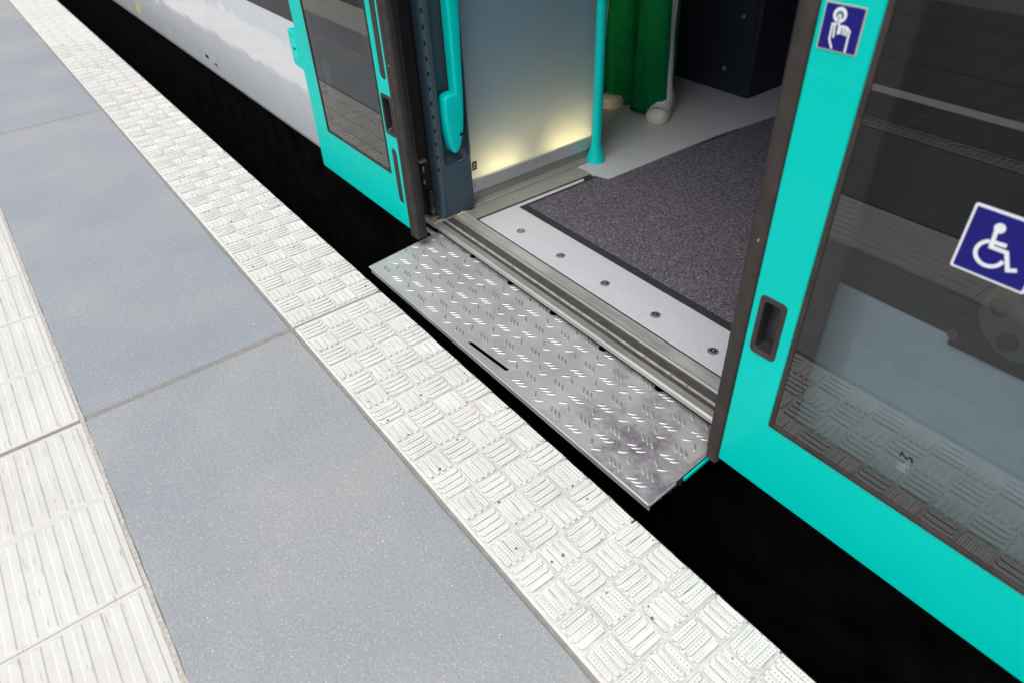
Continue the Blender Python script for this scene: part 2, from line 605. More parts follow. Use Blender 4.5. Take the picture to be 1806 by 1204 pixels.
def lathe(name, c, prof, mat, parent, n=24, axis='z'):
    bm = bmesh.new()
    vec = {'z': Vector((0, 0, 1)), 'y': Vector((0, -1, 0)), 'x': Vector((1, 0, 0))}[axis]
    q = vec.to_track_quat('Z', 'Y')
    rings = [[bm.verts.new(Vector(c) + q @ Vector((max(r, 1e-5) * math.cos(2 * math.pi * k / n), max(r, 1e-5) * math.sin(2 * math.pi * k / n), t))) for k in range(n)] for r, t in prof]
    for a, b in zip(rings, rings[1:]):
        for k in range(n):
            bm.faces.new((a[k], a[(k + 1) % n], b[(k + 1) % n], b[k]))
    bm.faces.new(rings[0][::-1]); bm.faces.new(rings[-1])
    return finish(name, bm, mat, parent, smooth=True)

def extrude_profile(name, prof, x0, x1, mat, parent, bevel=0.):
    """(y,z) profile drawn out along X"""
    bm = bmesh.new()
    aplate(bm, prof, [], 'x', x0, x1, min(bevel, .0004))
    return finish(name, bm, mat, parent, smooth=True, ang=30)

# ================================================================ GROUND, TRACK
bm = bmesh.new()
abox(bm, -300, 300, -300, 300, -1.6, -1.25)
tag(finish('ground', bm, M_ground), kind='structure', label='bare earth stretching away around the platform and track')

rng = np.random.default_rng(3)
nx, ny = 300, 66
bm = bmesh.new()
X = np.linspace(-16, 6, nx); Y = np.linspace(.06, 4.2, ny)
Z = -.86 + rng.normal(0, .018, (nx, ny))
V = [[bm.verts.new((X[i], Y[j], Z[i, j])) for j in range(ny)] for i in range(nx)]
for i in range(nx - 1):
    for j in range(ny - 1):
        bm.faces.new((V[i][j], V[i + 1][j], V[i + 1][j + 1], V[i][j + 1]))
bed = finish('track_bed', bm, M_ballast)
tag(bed, kind='structure', label='dark ballast bed lying deep below the platform edge')
# loose stones
bm = bmesh.new()
for k in range(2600):
    x, y = rng.uniform(-10, 3.5), rng.uniform(.08, .9)
    s = rng.uniform(.014, .032)
    m = Matrix.Translation((x, y, -.845)) @ Matrix.Rotation(rng.uniform(0, 6), 4, 'Z') @ Matrix.Rotation(rng.uniform(0, 6), 4, 'X') @ Matrix.Diagonal((s, s * .8, s * .65, 1))
    r = bmesh.ops.create_icosphere(bm, subdivisions=1, radius=1, matrix=m) if k % 12 == 0 else None
    if r is None:
        vs = [bm.verts.new(m @ Vector(p)) for p in ((1, .2, 0), (-.9, .3, .2), (.1, 1, -.2), (0, -1, .1), (.2, .1, 1), (-.1, 0, -1))]
        for f in ((0, 2, 4), (2, 1, 4), (1, 3, 4), (3, 0, 4), (2, 0, 5), (1, 2, 5), (3, 1, 5), (0, 3, 5)):
            bm.faces.new([vs[i] for i in f])
st = finish('ballast_stones', bm, M_ballast)
tag(st, 'loose dark grey ballast stones in the shadowed gap under the train', 'ballast', kind='stuff')
trk = empty('railway_track', (-2, 1.7, -.85))
tag(trk, 'rusty railway track on brown sleepers under the train', 'railway track')
for yy in (.95, 2.45):
    extrude_profile('rail', [(yy - .06, -.85), (yy + .06, -.85), (yy + .06, -.835), (yy + .01, -.82), (yy + .01, -.735), (yy + .034, -.73), (yy + .034, -.70), (yy - .034, -.70), (yy - .034, -.73), (yy - .01, -.735), (yy - .01, -.82), (yy - .06, -.835)], -16, 6, M_rail, trk)
s0 = None
for k in range(26):
    x = -12 + k * .62
    if s0 is None:
        s0 = box('sleeper', x - .12, x + .12, .42, 3.0, -.98, -.851, M_sleeper, trk, .01)
    else:
        clone(s0, (x, s0.location.y, s0.location.z), trk)

# ================================================================ PLATFORM
plat = box('platform', -16, 8, -6.5, -.016, -1.24, -.030, M_conc, None, 0)
tag(plat, kind='structure', label='station platform carrying the paving slabs and edge strip')
box('mortar_bed', -16, 8, -6.4, -.018, -.0295, -.0042, M_mortar, plat, 0)
JX = [-7.2, -4.8, -2.4, 0., 2.4]
J = .016
def slab(name, x0, x1, y0, y1, z0, z1, mat, jit=.0012, ch=.003, n=24):
    """slab with slightly uneven arrises"""
    bm = bmesh.new()
    nu = max(2, int((x1 - x0) / .05)); nv = max(2, int((y1 - y0) / .05))
    loop = [(x0 + (x1 - x0) * i / nu, y0) for i in range(nu)] + [(x1, y0 + (y1 - y0) * i / nv) for i in range(nv)] + \
           [(x1 - (x1 - x0) * i / nu, y1) for i in range(nu)] + [(x0, y1 - (y1 - y0) * i / nv) for i in range(nv)]
    cx, cy = (x0 + x1) / 2, (y0 + y1) / 2
    def ins(p, d):
        return (p[0] + (d if p[0] < x0 + 1e-6 else -d if p[0] > x1 - 1e-6 else 0), p[1] + (d if p[1] < y0 + 1e-6 else -d if p[1] > y1 - 1e-6 else 0))
    bot = [bm.verts.new((*p, z0)) for p in loop]
    mid, top = [], []
    for p in loop:
        e = abs(random.gauss(0, jit))
        mid.append(bm.verts.new((*ins(p, e), z1 - ch - abs(random.gauss(0, jit)))))
        top.append(bm.verts.new((*ins(p, ch + e + abs(random.gauss(0, jit))), z1)))
    N = len(loop)
    for a, b in ((bot, mid), (mid, top)):
        for i in range(N):
            bm.faces.new((a[i], a[(i + 1) % N], b[(i + 1) % N], b[i]))
    bm.faces.new(top); bm.faces.new(bot[::-1])
    return finish(name, bm, mat, plat)

for k, x in enumerate(JX[:-1] + [2.4]):
    slab('paving_slab', x + J / 2, x + 2.4 - J / 2, -.886, -.307, -.06, 0, M_slab)
    slab('rear_slab', x + J / 2, x + 2.4 - J / 2, -1.83, -1.200, -.06, 0, M_rear)
# pale mortar line along the guide tiles and along the edge strip
def wavy_strip(name, ya, yb, z, mat, amp, parent):
    bm = bmesh.new()
    n = 420
    A, B = [], []
    for i in range(n + 1):
        x = -7 + 9.6 * i / n
        A.append(bm.verts.new((x, ya + random.uniform(-amp, amp), z + random.uniform(-.0008, .0008))))
        B.append(bm.verts.new((x, yb + random.uniform(-amp, amp) * .4, z + random.uniform(-.0008, .0008))))
    for i in range(n):
        bm.faces.new((A[i], A[i + 1], B[i + 1], B[i]))
    o = finish(name, bm, mat, parent)
    return o
wavy_strip('grout_line', -.8845, -.8950, -.0012, M_grout, .0007, plat)

# white edge slabs with raised tread blocks
PITX, PITY = .0744, .0727
def edge_slab(x0):
    bm = bmesh.new()
    a, b = x0 + .005, x0 + 2.4 - .005
    n = 160
    rows = []
    prof = [(-.2985, -.10), (-.2985, -.004), (-.2955, 0), (-.010, 0), (-.004, -.002), (0, -.007), (.001, -.03), (0, -.16)]
    for i in range(n + 1):
        x = a + (b - a) * i / n
        e = random.gauss(0, .0011) - (abs(random.gauss(0, .006)) if random.random() < .10 else 0)
        r = []
        for k, (y, z) in enumerate(prof):
            if k in (3, 4, 5): y += e * (1. if k > 3 else .6); 
            if k in (4, 5): z -= abs(e) * .7
            r.append(bm.verts.new((x, y, z)))
        rows.append(r)
    for p, q in zip(rows, rows[1:]):
        for k in range(len(prof) - 1):
            bm.faces.new((p[k + 1], p[k], q[k], q[k + 1]))
    bm.faces.new(rows[0]); bm.faces.new(rows[-1][::-1])
    bmesh.ops.recalc_face_normals(bm, faces=bm.faces)
    o = finish('edge_slab', bm, M_edge, plat, smooth=True)
    return o

def pad_geo(bm, M=None):
    a, b = .0362, .0353
    rings = []
    for q, z in ((0, -.001), (.0020, .0009)):
        rings.append([bm.verts.new((M @ Vector(p)) if M else p) for p in ((-a + q, -b + q, z), (a - q, -b + q, z), (a - q, b - q, z), (-a + q, b - q, z))])
    for k in range(4):
        bm.faces.new((rings[0][k], rings[0][(k + 1) % 4], rings[1][(k + 1) % 4], rings[1][k]))
    bm.faces.new(rings[1])

def bar_geo(bm, cx, cy, L, W, h, chip, M=None):
    n = 4
    def out(L, W):
        pts = []
        for s, a0 in ((1, -90), (-1, 90)):
            for k in range(n + 1):
                a = RAD(a0 + 180 * k / n)
                pts.append((cx + s * (L / 2 - W / 2) + W / 2 * math.cos(a), cy + W / 2 * math.sin(a)))
        return pts
    rings = []
    for (dl, z) in ((0, .0005), (.0012, h * .66), (.0020, h)):
        rg = []
        for (x, y) in out(L - 2 * dl, W - 2 * dl):
            p = Vector((x + random.gauss(0, chip), y + random.gauss(0, chip), z - (abs(random.gauss(0, chip * .6)) if z > 0 else 0)))
            rg.append(bm.verts.new(M @ p if M else p))
        rings.append(rg)
    N = len(rings[0])
    for a, b in zip(rings, rings[1:]):
        for k in range(N):
            bm.faces.new((a[k], a[(k + 1) % N], b[(k + 1) % N], b[k]))
    bm.faces.new(rings[-1])

def block_mesh(i):
    bm = bmesh.new()
    pad_geo(bm)
    for k in range(4):
        bar_geo(bm, random.gauss(0, .0003), (k - 1.5) * .0172, .0676, .0142, .0040, .00022 + .00009 * i)
    me = bpy.data.meshes.new('tread_block')
    bm.to_mesh(me); bm.free()
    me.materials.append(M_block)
    me.polygons.foreach_set('use_smooth', [True] * len(me.polygons))
    me.set_sharp_from_angle(angle=RAD(38))
    return me
BM = [block_mesh(i) for i in range(6)]
cells = []
edges = {}
for x0 in JX + [4.8]:
    if x0 == 4.8: continue
    edges[x0] = edge_slab(x0)
    for i in range(32):
        for j in range(4):
            cx = x0 + .012 + PITX * (i + .5) - .0025
            cy = -.2935 + PITY * (j + .5)
            cells.append((x0, cx, cy, (i + j) % 2))
cells.sort(key=lambda c: (Vector((c[1], c[2], 0)) - camo.location).length if c[1] < 1.75 else 99)
far = {}
for n, (x0, cx, cy, along_x) in enumerate(cells):
    rz = 0. if along_x else math.pi / 2
    if n < 300:
        o = bpy.data.objects.new('tread_block', BM[random.randrange(6)])
        link(o, edges[x0], (cx, cy, 0))
        o.rotation_euler = (random.gauss(0, .004), random.gauss(0, .004), rz + random.choice((0, math.pi)) + random.gauss(0, .006))
    else:
        bm = far.setdefault(x0, bmesh.new())
        M = Matrix.Translation((cx, cy, 0)) @ Matrix.Rotation(rz, 4, 'Z')
        pad_geo(bm, M)
        for k in range(4):
            bar_geo(bm, 0, (k - 1.5) * .0172, .0676, .0142, .0040, .0003, M)
for x0, bm in far.items():
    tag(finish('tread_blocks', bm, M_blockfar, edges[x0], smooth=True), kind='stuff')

# white ribbed guidance tiles, 8 to a slab length
def guide_mesh():
    bm = bmesh.new()
    h = .1485
    abox(bm, -h, h, -h, h, -.05, .0)
    for k in range(8):
        y = (k - 3.5) * .0363
        L, W = h - .006, .0115
        bot = [(-L, y - W), (L, y - W), (L, y + W), (-L, y + W)]
        top = [(-L + .008, y - W + .004), (L - .008, y - W + .004), (L - .008, y + W - .004), (-L + .008, y + W - .004)]
        vb = [bm.verts.new((*p, -.0005)) for p in bot]; vt = [bm.verts.new((*p, .0016)) for p in top]
        bm.faces.new(vt)
        for i in range(4):
            bm.faces.new((vb[i], vb[(i + 1) % 4], vt[(i + 1) % 4], vt[i]))
    me = bpy.data.meshes.new('guide_tile')
    bm.to_mesh(me); bm.free()
    me.materials.append(M_guide)
    return me
GM = guide_mesh()
for x0 in JX[:-1]:
    for k in range(8):
        o = bpy.data.objects.new('guide_tile', GM)
        cx = x0 + J / 2 + .15 + k * .2985
        link(o, plat, (cx, -1.0432, random.uniform(-.0006, .0006)))
for k in range(3):
    o = bpy.data.objects.new('guide_tile', GM)
    link(o, plat, (2.4 + J / 2 + .15 + k * .2985, -1.0432, 0))
# drain channel and grate behind
dr = box('drain_channel', -3.0, 3.6, -1.94, -1.835, -.10, -.045, M_hole, plat, 0)
box('drain_rim', -3.0, 3.6, -1.848, -1.835, -.044, 0, M_grate, dr, 0)
box('drain_rim', -3.0, 3.6, -1.94, -1.927, -.044, 0, M_grate, dr, 0)
g0 = None
for k in range(180):
    x = -1.6 + k * .0275
    if g0 is None: g0 = box('grate_bar', x - .0048, x + .0048, -1.927, -1.848, -.02, -.001, M_grate, dr, 0)
    else: clone(g0, (x, g0.location.y, g0.location.z), dr)
# rear pavers and painted line
p0 = None
for r in range(5):
    for k in range(14):
        x = -4.4 + k * .6 + (.3 if r % 2 else 0)
        y = -1.945 - .15 if r == 0 else -2.30 - .4 * r + .1
        if r == 0:
            ya, yb = -2.24, -1.945
        else:
            ya, yb = -2.335 - .42 * r, -2.335 - .42 * (r - 1) - .006
        slab('rear_paver', x + .003, x + .597, ya, yb, -.05, 0, M_paver, .0004, .003)
box('painted_line', -6, 5, -2.334, -2.243, -.05, .0005, M_line, plat, 0)

# ================================================================ TRAIN
train = empty('train_carriage', (0.5, .3, .012))
tag(train, 'white and teal train carriage standing at the platform with its double doors slid open', 'train')
YD = .215
YB = .28
X0, X1 = -.30, 1.19      # doorway in the body side
# lower body skin with a rounded bottom, waist line, window band
def skin(name, xa, xb, zb, zt, mat, rounded):
    prof = [(YB, zt)]
    if rounded:
        for k in range(7):
            a = RAD(90 * k / 6)
            prof.append((YB + .05 - .05 * math.cos(a), zb + .05 - .05 * math.sin(a)))
    else:
        prof.append((YB, zb))
    prof += [(YB + .06, zb), (YB + .06, zt)]
    return extrude_profile(name, prof, xa, xb, mat, train)
for xa, xb in ((-14, X0), (X1, 7)):
    skin('lower_body_panel', xa, xb, .034, .566, M_body, True)
    box('window_band', xa, xb, YB + .001, YB + .06, .567, 1.95, M_band, train, 0)
    box('upper_body_panel', xa, xb, YB, YB + .06, 1.951, 2.5, M_body, train, 0)
box('upper_body_panel', X0, X1, YB, YB + .06, 2.06, 2.5, M_body, train, 0)
extrude_profile('roof', [(YB, 2.5), (YB + .25, 2.85), (YB + .8, 3.0), (2.3, 3.0), (2.85, 2.85), (3.1, 2.5), (3.05, 2.5), (2.8, 2.8), (2.3, 2.94), (YB + .8, 2.94), (YB + .3, 2.8), (YB + .05, 2.5)], -14, 7, M_body, train)
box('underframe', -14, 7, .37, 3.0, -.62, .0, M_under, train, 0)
box('far_side_wall', -14, 7, 3.04, 3.1, .0, .86, M_wall, train, 0)
box('far_side_wall', -14, 7, 3.04, 3.1, 2.02, 2.5, M_wall, train, 0)
M_far = mat_glass('far_glass_tinted', (-99, 99, -99, 99), 0., (.34, .36, .37))
for k in range(-6, 4):
    box('far_pillar', k * 1.6 - .09, k * 1.6 + .09, 3.04, 3.1, .861, 2.019, M_wall, train, 0)
    if k < 3: box('far_window', k * 1.6 + .091, k * 1.6 + 1.509, 3.065, 3.071, .861, 2.019, M_far, train, 0)
box('ceiling', -4, 4, .37, 3.03, 2.30, 2.36, M_ceil, train, 0)
box('inner_wall', -4, -.28, .365, .40, .06, 2.3, M_wall, train, 0)
box('inner_wall', 1.24, 4, .365, .40, .06, 2.3, M_wall, train, 0)
box('end_wall', -4.05, -4, .37, 3.03, .06, 2.3, M_wall, train, 0)
box('end_wall', 4, 4.05, .37, 3.03, .06, 2.3, M_wall, train, 0)
# step in the waist line, ring and disc seen through the right window
box('window_band', 1.456, 1.9, YB - .004, YB, .553, .61, M_band, train, 0)
lathe('sensor_ring', (1.4585, YB - .004, .573), [(.008, 0), (.008, .002), (.0045, .002), (.004, .0005)], M_disc, train, 20, 'y')
disc = lathe('disc_cover', (1.542, YB - .004, .645), [(.066, 0), (.066, .006), (.061, .008), (.02, .0085)], M_disc, train, 40, 'y')
for a in (170, 250, 330, 50, 110):
    lathe('bolt', (1.542 + .042 * math.cos(RAD(a)), YB - .0125, .645 + .042 * math.sin(RAD(a))), [(.014, 0), (.014, .004), (.009, .0055), (.008, .003)], M_black, disc, 18, 'y')
# small prints on the lower panel, far left
for (x, z, c, s) in ((-3.05, .112, M_print, .9), (-2.93, .108, M_print, 1), (-2.80, .104, M_print, .9), (-2.45, .150, M_print, .8), (-2.36, .128, M_print, .9), (-2.40, .105, M_print, 1.), (-2.27, .115, M_print, .9), (-2.22, .098, M_print, .8),
                     (-3.46, .20, M_print, .9), (-3.30, .18, M_print, .8)):
    box('panel_print', x - .05 * s, x + .05 * s, YB - .0008, YB - .0002, z + .006, z + .046 * s, c, train, 0)
box('panel_print', -3.80, -3.70, YB - .0008, YB - .0002, .125, .175, M_yellow, train, 0)

# ---------------------------------------------------------------- door leaves
def window_glass(name, x0, x1, z0, z1, frit, tint, leaf):
    m = mat_glass(name + '_tinted', (x0, x1, z0, z1), frit, tint)
    return plate('window_glass', rrect(x0, x1, z0, z1, .003, 2), [], 'y', YD + .001, YD + .006, m, leaf)

def door_handle(x0, x1, z0, z1, leaf):
    h = plate('recessed_handle', rrect(x0, x1, z0, z1, .010), [rrect(x0 + .010, x1 - .010, z0 + .011, z1 - .011, .008)], 'y', YD - .0025, YD + .004, M_seal, leaf, .0012)
    bm = bmesh.new()
    o = rrect(x0 + .010, x1 - .010, z0 + .011, z1 - .011, .008)
    i = rrect(x0 + .014, x1 - .012, z0 + .017, z1 - .014, .006)
    A = [bm.verts.new((u, YD + .002, v)) for u, v in o]
    B = [bm.verts.new((u, YD + .022, v)) for u, v in i]
    n = len(A)
    for k in range(n):
        bm.faces.new((A[k], A[(k + 1) % n], B[(k + 1) % n], B[k]))
    bm.faces.new(B)
    bmesh.ops.recalc_face_normals(bm, faces=bm.faces)
    finish('handle_cup', bm, M_rubber_s, leaf, smooth=True)
    return h
M_rubber_s = simple('handle_satin_black', (.020, .020, .024), .30, var=.1)

def leading_seal(leaf, xa, xb, side):
    """rubber door edge: side=-1 leaf lies left of the seal (left leaf), +1 leaf lies right of it"""
    zb, zt = .052, 2.05
    f = YD - .004
    if side < 0:
        prof = [(xa, YD + .034), (xa, f + .002), (xa + .003, f), (xa + .020, f - .001), (xa + .022, f + .002), (xa + .026, f + .002), (xa + .029, f - .001),
                (xb - .004, f + .001), (xb, f + .006), (xb, YD + .034)]
    else:
        prof = [(xb, YD + .034), (xb, f + .002), (xb - .002, f), (xb - .010, f - .001), (xb - .015, f + .001), (xa + .006, f + .003), (xa + .001, f + .009), (xa, f + .018), (xa + .001, YD + .034)]
    bm = bmesh.new()
    aplate(bm, prof, [], 'z', zb, zt)
    finish('edge_seal', bm, M_seal, leaf, smooth=True, ang=50)
    bm = bmesh.new()
    if side < 0:
        for q in range(2):
            a = xb + q * .0045
            aplate(bm, rrect(a + .0002, a + .0043, f + .009 + .004 * q, YD + .024, .0018, 3), [], 'z', zb + .012, zt)
    else:
        aplate(bm, rrect(xa - .008, xa - .0003, f + .018, YD + .036, .002, 3), [], 'z', zb + .012, zt)
    finish('finger_seal', bm, M_rubber, leaf, smooth=True)
    for z in (.098, .62):
        lathe('seal_rivet', ((xa + .024) if side < 0 else (xa + .022), f + .0015, z), [(.0028, 0), (.0028, .002), (.001, .0028)], M_hole if z < .3 else M_chrome, leaf, 10, 'y')

ZB, ZT = .070, 2.05
# right leaf
R = empty('door_leaf', (1.5, YD, ZB), train)
tag(R, label='right teal door leaf with the wheelchair sign on its window')
gx0, gx1, gz0, gz1 = 1.248, 1.80, .246, 1.86
hx = (1.1705, 1.2255, .393, .5215)
plate('frame_panel', [(1.156, ZB), (1.90, ZB), (1.90, ZT), (1.156, ZT)], [[(gx0, gz0), (gx1, gz0), (gx1, gz1), (gx0, gz1)], rrect(hx[0] + .008, hx[1] - .008, hx[2] + .008, hx[3] - .008, .008)], 'y', YD, YD + .033, M_teal, R, .0025)
plate('window_gasket', [(gx0, gz0), (gx1, gz0), (gx1, gz1), (gx0, gz1)], [[(gx0 + .0095, gz0 + .011), (gx1 - .0095, gz0 + .011), (gx1 - .0095, gz1 - .011), (gx0 + .0095, gz1 - .011)]], 'y', YD - .0018, YD + .010, M_seal, R, .001)
window_glass('right_glass', gx0 + .009, gx1 - .009, gz0 + .0105, gz1 - .0105, .030, (.66, .71, .725), R)
door_handle(*hx, R)
leading_seal(R, 1.122, 1.1555, 1)
# left leaf
L = empty('door_leaf', (-.5, YD, ZB), train)
tag(L, label='left teal door leaf with a tab on its left edge')
lx0, lx1, lz0, lz1 = -.712, -.236, .247, 1.86
hl = (-.2225, -.160, .392, .5215)
s1 = rrect(-.209, -.173, .566, 1.70, .016)
s2 = rrect(-.211, -.179, .154, .346, .0155)
plate('frame_panel', [(-.832, ZB), (-.1565, ZB), (-.1565, ZT), (-.820, ZT), (-.820, .574), (-.896, .576), (-.899, .458), (-.885, .448), (-.822, .444)],
      [[(lx0, lz0), (lx1, lz0), (lx1, lz1), (lx0, lz1)], rrect(hl[0] + .008, hl[1] - .008, hl[2] + .008, hl[3] - .008, .008), s1, s2], 'y', YD, YD + .033, M_teal, L, .0025)
plate('rubber_strip', rrect(-.2085, -.1735, .5665, 1.6995, .0155), [], 'y', YD + .0015, YD + .02, M_seal, L, .001)
plate('rubber_strip', rrect(-.2105, -.1795, .1545, .3455, .015), [], 'y', YD + .0015, YD + .02, M_seal, L, .001)
plate('window_gasket', [(lx0, lz0), (lx1, lz0), (lx1, lz1), (lx0, lz1)], [[(lx0 + .008, lz0 + .010), (lx1 - .008, lz0 + .010), (lx1 - .008, lz1 - .010), (lx0 + .008, lz1 - .010)]], 'y', YD - .0018, YD + .010, M_seal, L, .001)
window_glass('left_glass', lx0 + .0075, lx1 - .0075, lz0 + .0095, lz1 - .0095, .035, (.36, .40, .41), L)
door_handle(*hl, L)
leading_seal(L, -.156, -.108, -1)
# latch window in the tab
tb = plate('tab_inset', rrect(-.878, -.838, .478, .548, .004), [], 'y', YD - .0012, YD + .001, M_tealp, L, .001)
box('tab_pin', -.866, -.852, YD - .003, YD - .0008, .512, .518, M_hole, L, 0)
# smudge of etched maker's print at the foot of the right glass
pts = [(1.4790, .3600), (1.4795, .3690), (1.4850, .3640), (1.4905, .3620), (1.4930, .3680), (1.4965, .3685), (1.4992, .3600)]
ms = plate('glass_print', ribbon(pts, .0024), [], 'y', YD - .0004, YD + .0008, M_black, R)
bm = bmesh.new()
for r_ in range(4):
    for q in range(4):
        if random.random() < .8:
            x = 1.481 + q * .0045 + random.uniform(0, .001); z = .351 - r_ * .0058
            aplate(bm, [(x, z), (x + random.uniform(.002, .0036), z + .0004), (x + .003, z + .0022), (x + .0002, z + .0018)], [], 'y', YD - .0003, YD + .0007)
finish('glass_print', bm, M_print, R)

# ---------------------------------------------------------------- signs on the right leaf
wx0, wx1, wz0, wz1 = 1.4338, 1.5275, .7118, .8068
plate('wheelchair_sign', rrect(wx0, wx1, wz0, wz1, .003), [], 'y', YD - .0006, YD + .0008, M_signw, R)
plate('sign_field', rrect(wx0 + .0034, wx1 - .0034, wz0 + .0034, wz1 - .0034, .0015), [], 'y', YD - .0012, YD - .0004, M_signb, R)
bm = bmesh.new()
A0, A1 = YD - .0019, YD - .0010
aplate(bm, circ(1.4712, .7851, .0068, 22), [], 'y', A0, A1)
aplate(bm, ribbon([(1.4689, .7805), (1.4706, .7578), (1.4900, .7578), (1.4995, .7358), (1.5092, .7400)], .0051), [], 'y', A0 - .0001, A1 - .0001)
aplate(bm, ribbon([(1.4716, .7650), (1.4868, .7660)], .0050), [], 'y', A0 - .0002, A1 - .0002)
cx_, cz_, rr_ = 1.4733, .7482, .0174
aplate(bm, ribbon(circ(cx_, cz_, rr_, 30, 112, 348), .0051), [], 'y', A0 + .0001, A1 + .0001)
finish('wheelchair_pictogram', bm, M_signw, R)

tx0, tx1, tz0, tz1 = 1.1655, 1.2248, .9414, 1.0020
plate('touch_sign', rrect(tx0, tx1, tz0, tz1, .001), [], 'y', YD - .0012, YD + .0008, M_beige, R)
plate('sign_field', rrect(tx0 + .0018, tx1 - .0018, tz0 + .0018, tz1 - .0018, .0006), [], 'y', YD - .0018, YD - .0008, M_signb, R)
bm = bmesh.new()
aplate(bm, circ(1.1898, .9880, .0098, 28), [circ(1.1898, .9880, .0058, 24)], 'y', YD - .0024, YD - .0014)
SWD = .0025
for q, st_ in enumerate(([(1.1872, .9765), (1.1822, .9757), (1.1825, .9560), (1.1886, .9455)], [(1.1862, .9755), (1.1875, .9598)],
           [(1.1950, .9758), (1.1954, .9660)], [(1.1950, .9748), (1.1995, .9748), (1.2002, .9658)], [(1.1990, .9752), (1.2040, .9742), (1.2046, .9652)],
           [(1.2035, .9745), (1.2088, .9708), (1.2092, .9448)], [(1.1929, .9760), (1.1929, .9652)])):
    aplate(bm, ribbon(st_, SWD, True), [], 'y', YD - .0026 - .0001 * q, YD - .0015 - .0001 * q)
aplate(bm, rrect(1.1874, 1.1928, .9752, .9895, .0026, 5), [], 'y', YD - .0036, YD - .0024)
finish('touch_pictogram', bm, M_signw, R)
bm = bmesh.new()
aplate(bm, ribbon(circ(1.1898, .9880, .0046, 14, 20, 160), .0020), [], 'y', YD - .0027, YD - .0016)
finish('touch_arc', bm, M_signg, R)
plate('touch_arc', ribbon([(1.1901, .9868), (1.1895, .9700)], .0011), [], 'y', YD - .0039, YD - .0034, M_signb, R)

# ---------------------------------------------------------------- threshold and floor
TX0, TX1 = -.155, 1.30
extrude_profile('sill_lip', [(.306, .0445), (.306, .0555), (.311, .0600), (.330, .0600), (.333, .0575), (.333, .0445)], TX0, TX1, M_alu, train, .0012)
extrude_profile('sill_track', [(.3335, .03), (.3335, .0572), (.346, .0572), (.346, .03)], TX0, TX1, M_track, train)
ms_ = extrude_profile('sill_strip', [(.3463, .03), (.3463, .0588), (.3537, .0588), (.3537, .03)], TX0, TX1, M_mid, train, .0006)
extrude_profile('sill_track', [(.3540, .03), (.3540, .0572), (.3825, .0572), (.3825, .03)], TX0, TX1, M_track, train)
extrude_profile('sill_ridge', [(.383, .03), (.383, .060), (.3855, .0635), (.3905, .0638), (.3945, .0605), (.3945, .03)], TX0, TX1, M_alu, train, .001)
extrude_profile('sill_panel', [(.395, .03), (.395, .0597), (.4325, .0608), (.4325, .03)], TX0, TX1, M_alud2 if False else M_alud, train, .0008)
h0 = None
xx = -.09
while xx < 1.12:
    if h0 is None: h0 = lathe('drain_hole', (xx, .3494, .0588), [(.0021, 0), (.0021, .0004), (.0005, .0005)], M_hole, ms_, 10)
    else: clone(h0, (xx, .3494 + random.uniform(-.0008, .0008), h0.location.z), ms_)
    xx += random.choice((.045, .054, .05, .09))
box('floor_base', -4, 4, .44, 3.03, .0, .052, M_black, train, 0)
# bright floor plate (L-shaped) in a black joint
plate('floor_plate', [(-.0725, .440), (1.29, .440), (1.29, .600), (-.050, .600), (-.046, .91), (-.0635, .92)], [], 'z', .0525, .0600, M_plate, train, .0008)
plate('floor_joint', [(-.082, .4328), (1.295, .4328), (1.295, .4395), (-.0735, .4395), (-.0645, .925), (-.030, .925), (-.030, .96), (-.072, .96)], [], 'z', .0520, .0592, M_cbord, train)
for k in range(6):
    x = .086 + .2052 * k
    sc_ = lathe('floor_screw', (x, .501, .0600), [(.0150, 0), (.0150, .0006), (.0105, .0012), (.0098, .0009)], M_ring, train, 26)
    lathe('screw_head', (x, .501, .0611), [(.0088, 0), (.0084, .0014), (.0035, .0015), (.0030, .0002)], M_chrome, sc_, 22)
# left floor frame: grey metal steps between panel and plate
plate('floor_frame', [(-.150, .434), (-.0835, .434), (-.073, .97), (-.155, .97)], [], 'z', .0525, .0605, M_frame, train, .001)
box('frame_step', -.197, -.152, .475, 1.075, .0525, .0665, M_frame, train, .003)
lathe('frame_screw', (-.112, .62, .0605), [(.004, 0), (.004, .0008), (.0015, .0012)], M_chrome, train, 12)
lathe('frame_screw', (-.100, .90, .0605), [(.004, 0), (.004, .0008), (.0015, .0012)], M_chrome, train, 12)
# vinyl floor
plate('vinyl_floor', [(-3.9, .4405), (-.30, .4405), (-.30, .9705), (.005, .9705), (.012, 1.6), (.055, 1.97), (.06, 3.03), (-3.9, 3.03)], [], 'z', .0522, .0598, M_vinyl, train)
plate('vinyl_floor', [(.0605, 2.0855), (1.302, 2.0855), (1.302, .4405), (3.9, .4405), (3.9, 3.03), (.0605, 3.03)], [], 'z', .0522, .0598, M_vinyl, train)
# carpet: border strip + tufted pile
plate('carpet_border', [(-.0495, .6005), (1.30, .6005), (1.30, .640), (-.024, .640), (-.022, .9700), (-.0455, .9700)], [], 'z', .0522, .0612, M_cbord, train, .001)
bm = bmesh.new()
nu, nv = 380, 430
cu = np.linspace(0, 1, nu); cv = np.linspace(0, 1, nv)
hz = .0635 + rng.normal(0, .0011, (nu, nv)) + .0006 * np.sin(cu[:, None] * 60) * 0
vv_ = []
for i in range(nu):
    col_ = []
    for j in range(nv):
        y = .628 + cv[j] * 1.45
        xl = -.034 if y < .975 else (.006 + (y - .975) * .052)
        if y >= .965 and y < .98: xl = -.034 + (y - .965) / .015 * .040
        x = xl + (1.30 - xl) * cu[i]
        z = hz[i, j] if 0 < i < nu - 1 and 0 < j < nv - 1 else .0605
        col_.append(bm.verts.new((x + rng.normal(0, .0005), y + rng.normal(0, .0005), z)))
    vv_.append(col_)
